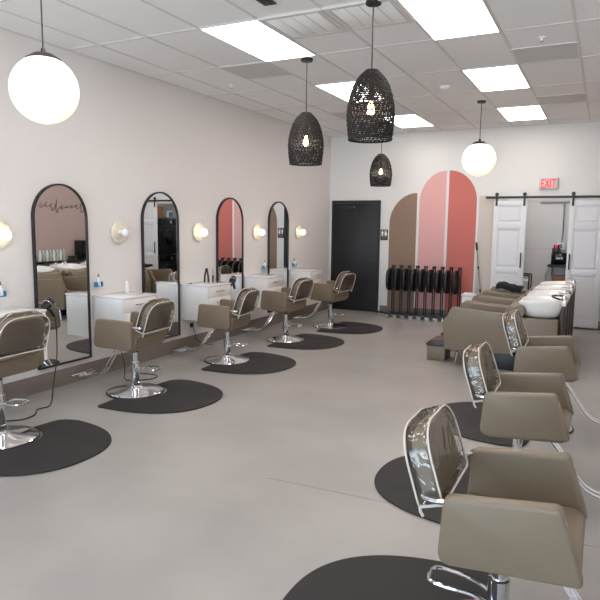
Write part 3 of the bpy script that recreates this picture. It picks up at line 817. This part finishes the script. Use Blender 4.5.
B().tube([(.085, -.014, .04), (.085, -.032, .06), (.085, -.032, .18), (.085, -.014, .20)], .006, 8).build('handle', 'steel', t)
for x in (-.18, .18): B().box((x - .015, .05, 0), (x + .015, .27, .0085)).build('foot', 'black', t)
t = thing('coffee_maker', 'small black machine with red light on top of the microwave', 'coffee maker', (4.235, UY - .2, 1.238))
B().box((-.07, -.08, .001), (.07, .09, .10), .01).box((-.055, .0, .10), (.055, .09, .16), .01).build('body', 'blackplastic', t)
B().sphere((0, -.03, .128), .03, n=16).build('red_knob', 'red', t)
t = thing('cardboard_box', 'brown cardboard box standing under the microwave shelf', 'box', (4.37, UY - .3, 0))
B().box((-.17, -.15, 0), (.17, .15, .80), .004).build('carton', 'card', t)
B().box((-.035, -.151, .79), (.035, .151, .803)).build('packing_tape', 'tan', t)
tag(B().tube(spline([(4.12, UY - .01, .93), (4.05, UY - .03, .80), (4.07, UY - .03, .65), (4.17, UY - .03, .60), (4.22, UY - .03, .70), (4.20, UY - .01, .93)]), .008, 6).build('hanging_cable', 'steel'),
    'grey cable looping on the wall below the microwave shelf', 'cord')
t = thing('laundry_cart', 'metal laundry cart half hidden behind the left sliding door', 'cart', (3.62, 12.75, 0))
B().box((-.22, -.2, .12), (.16, .2, .70), .03, 3).build('bag', 'vent', t)
fr = B()
for x in (-.24, .185):
    for y in (-.22, .22): fr.tube([(x, y, .055), (x, y, .80)], .012, 8)
fr.tube([(-.24, -.22, .80), (.185, -.22, .80), (.185, .22, .80), (-.24, .22, .80)], .014, 8, True).build('frame', 'black', t)
for x in (-.24, .185):
    for y in (-.22, .22): B().sphere((x, y, .028), .028, n=12).build('caster', 'black', t)
t = thing('clothes_dryer', 'black front-loading dryer stacked on the washer, seen in a mirror', 'dryer', (5.03, 12.40, .935))
def machine(t):
    B().box((0, -.34, .005), (.70, .34, .92), .012).build('cabinet', 'blackplastic', t)
    RX = Matrix.Rotation(-PI / 2, 4, 'Y')
    mx = Matrix.Translation((0, 0, .43)) @ RX
    d = B().lathe([(.25, .001), (.25, .03), (.22, .045), (.19, .046)], 36, mx, cap=False).build('door_ring', 'blackplastic', t)
    B().lathe([(.19, .001), (.19, .03), (.12, .048), (.001, .052)], 36, mx).build('door_glass', 'glassblack', t)
    B().box((-.008, -.32, .76), (-.001, .32, .90), .002).build('control_panel', 'glassblack', t)
    B().lathe([(.035, .008), (.033, .03), (.001, .031)], 20, Matrix.Translation((0, .1, .83)) @ RX).build('dial', 'steel', t)
machine(t)
t2 = dup(t, (5.03, 12.40, 0.005), None, 'black front-loading washer under the stacked dryer, seen in a mirror')
t2.name = 'clothes_washer'; t2['category'] = 'washer'
t = thing('detergent_bag', 'white and blue bag lying on top of the dryer, seen in a mirror', 'bag', (5.25, 12.60, 1.862))
B().prism(rpoly([(-.15, -.13), (.15, -.13), (.15, .13), (-.15, .13)], .05), 0, .20, bev=.05, seg=3).build('bag_body', 'white', t)
B().prism(rpoly([(-.08, .03), (.08, .03), (.08, .16), (-.08, .16)], .03), .151, .155, Matrix.Translation((0, 0, 0)) @ axes((0, 0, 0), (0, 1, 0), (0, 0, 1), (-1, 0, 0))).build('label_patch', 'blue', t)
tag(B().box((5.12, 12.08, 1.858), (5.42, 12.34, 2.16), .004).build('carton', 'card'), 'brown carton on top of the stacked dryer, seen in a mirror', 'box')

# ------------------------------------------------------------------ right wall, seen in the nearest mirror
t = thing('display_shelf', 'long black shelf of bottles on the blush wall, seen in a mirror', 'shelf', (W - .013, 9.5, .895))
B().box((-.26, -.80, -.03), (-.001, .95, 0), .003).build('board', 'black', t)
for y in (-.6, .1, .8): B().box((-.20, y - .012, -.05), (-.001, y + .012, -.031)).box((-.03, y - .012, -.22), (-.001, y + .012, -.051)).build('bracket', 'black', t)
b0 = None
ords = ['leftmost', 'second', 'third', 'fourth', 'fifth', 'sixth', 'seventh', 'last']
for i in range(8):
    lab = 'slim %s bottle, %s in the mirror row on the black shelf' % (['white', 'pale green'][i % 2], ords[i])
    t = thing('product_bottle', lab, 'bottle', (W - .14, 8.90 + .09 * i, .896), 0, 'hair product bottles on the black shelf')
    B().lathe([(.028, 0), (.031, .005), (.031, .16), (.022, .19), (.013, .20)], 18).build('body', ['white', 'green'][i % 2], t)
    B().lathe([(.014, .201), (.014, .235), (.010, .24), (.001, .241)], 14).build('cap', ['vent', 'white'][i % 2], t)
for i in range(2):
    t = thing('product_jar', 'low dark jar %s the black cabinet on the shelf, seen in a mirror' % ['two places from', 'right beside'][i], 'jar', (W - .14, 9.70 + .13 * i, .896), 0, 'dark jars on the black shelf')
    B().lathe([(.045, 0), (.048, .004), (.048, .06), (.044, .064)], 20).build('body', 'browncush', t)
    B().lathe([(.05, .065), (.05, .09), (.046, .094), (.001, .095)], 20).build('lid', 'black', t)
t = thing('towel_cabinet', 'black box cabinet at the end of the bottle shelf, seen in a mirror', 'cabinet', (W - .14, 10.16, .896))
B().box((-.11, -.22, .004), (.11, .22, .43), .006).build('body', 'blackplastic', t)
B().box((-.122, -.21, .02), (-.111, .21, .42), .003).build('door', 'glassblack', t)
B().tube([(-.123, -.18, .15), (-.14, -.18, .17), (-.14, -.18, .28), (-.123, -.18, .30)], .006, 8).build('handle', 'black', t)
# script lettering (illegible in the reflection): one flowing stroke
pts = []
for k in range(181):
    u = k / 180
    y = 10.30 - 1.26 * u + .045 * math.sin(u * 2 * PI * 9 + 1)
    amp = .06 + (.12 if u < .10 else 0) + (.09 if .60 < u < .72 else 0)
    amp *= .55 + .6 * abs(noise.noise(Vector((u * 11, 3.3, 0)))) * 2; amp *= 1 - .5 * (.3 < u < .5)
    pts.append((W - .022, y, 2.08 + .02 * math.sin(u * 9) + amp * math.cos(u * 2 * PI * 9)))
tag(B().tube(pts, .008, 5).build('script_sign', 'bronze'), 'thin flowing script sign on the blush wall, seen in the nearest mirror', 'sign')

# ------------------------------------------------------------------ light, world, camera
wd = bpy.data.worlds.new('World'); scn.world = wd; wd.use_nodes = True
nt = wd.node_tree; bg = nt.nodes['Background']; bg.inputs[1].default_value = 7.0
tc = nt.nodes.new('ShaderNodeTexCoord'); sp_ = nt.nodes.new('ShaderNodeSeparateXYZ'); rp = nt.nodes.new('ShaderNodeValToRGB')
nt.links.new(tc.outputs['Generated'], sp_.inputs[0]); nt.links.new(sp_.outputs['Z'], rp.inputs[0]); nt.links.new(rp.outputs[0], bg.inputs[0])
rp.color_ramp.elements[0].position = 0; rp.color_ramp.elements[0].color = (1.48, 1.57, 1.68, 1)     # added glow below the horizon, lifts the ceiling like sunlit pavement would
rp.color_ramp.elements[1].position = .06; rp.color_ramp.elements[1].color = (.54, .75, 1.0, 1)        # open sky
for i, (a, b, z0, z1) in enumerate(wins):
    ld = bpy.data.lights.new('window_portal', 'AREA'); ld.shape = 'RECTANGLE'; ld.size = b - a; ld.size_y = z1 - z0
    ld.cycles.is_portal = True
    lo = bpy.data.objects.new('window_portal', ld); COL.objects.link(lo)
    lo.location = ((a + b) / 2, F - .12, (z0 + z1) / 2); lo.rotation_euler = (PI / 2, 0, 0)

cam = bpy.data.cameras.new('camera'); co = bpy.data.objects.new('camera', cam); COL.objects.link(co)
yaw, pit, rol, fpx = .466219665, -.124605906, .0115269635, 601.748
cy_, sy_, cp2, sp2 = math.cos(yaw), math.sin(yaw), math.cos(pit), math.sin(pit)
fw = Vector((-sy_ * cp2, cy_ * cp2, sp2)); rt = Vector((cy_, sy_, 0)); up = rt.cross(fw)
r2 = math.cos(rol) * rt + math.sin(rol) * up; u2 = -math.sin(rol) * rt + math.cos(rol) * up
mw = axes((5.0886, 0, 1.73824), r2, u2, -fw)
co.matrix_world = mw
cam.sensor_fit = 'HORIZONTAL'; cam.sensor_width = 36; cam.lens = 36 * fpx / 600
cam.clip_start = .05; cam.clip_end = 60
scn.camera = co
scn.view_settings.view_transform = 'Standard'; scn.view_settings.look = 'None'
scn.view_settings.gamma = 1; scn.view_settings.use_curve_mapping = False
scn.view_settings.exposure = 0
scn.cycles.use_denoising = True
scn.cycles.max_bounces = 10; scn.cycles.transparent_max_bounces = 24; scn.cycles.diffuse_bounces = 6
scn.cycles.sample_clamp_indirect = 6
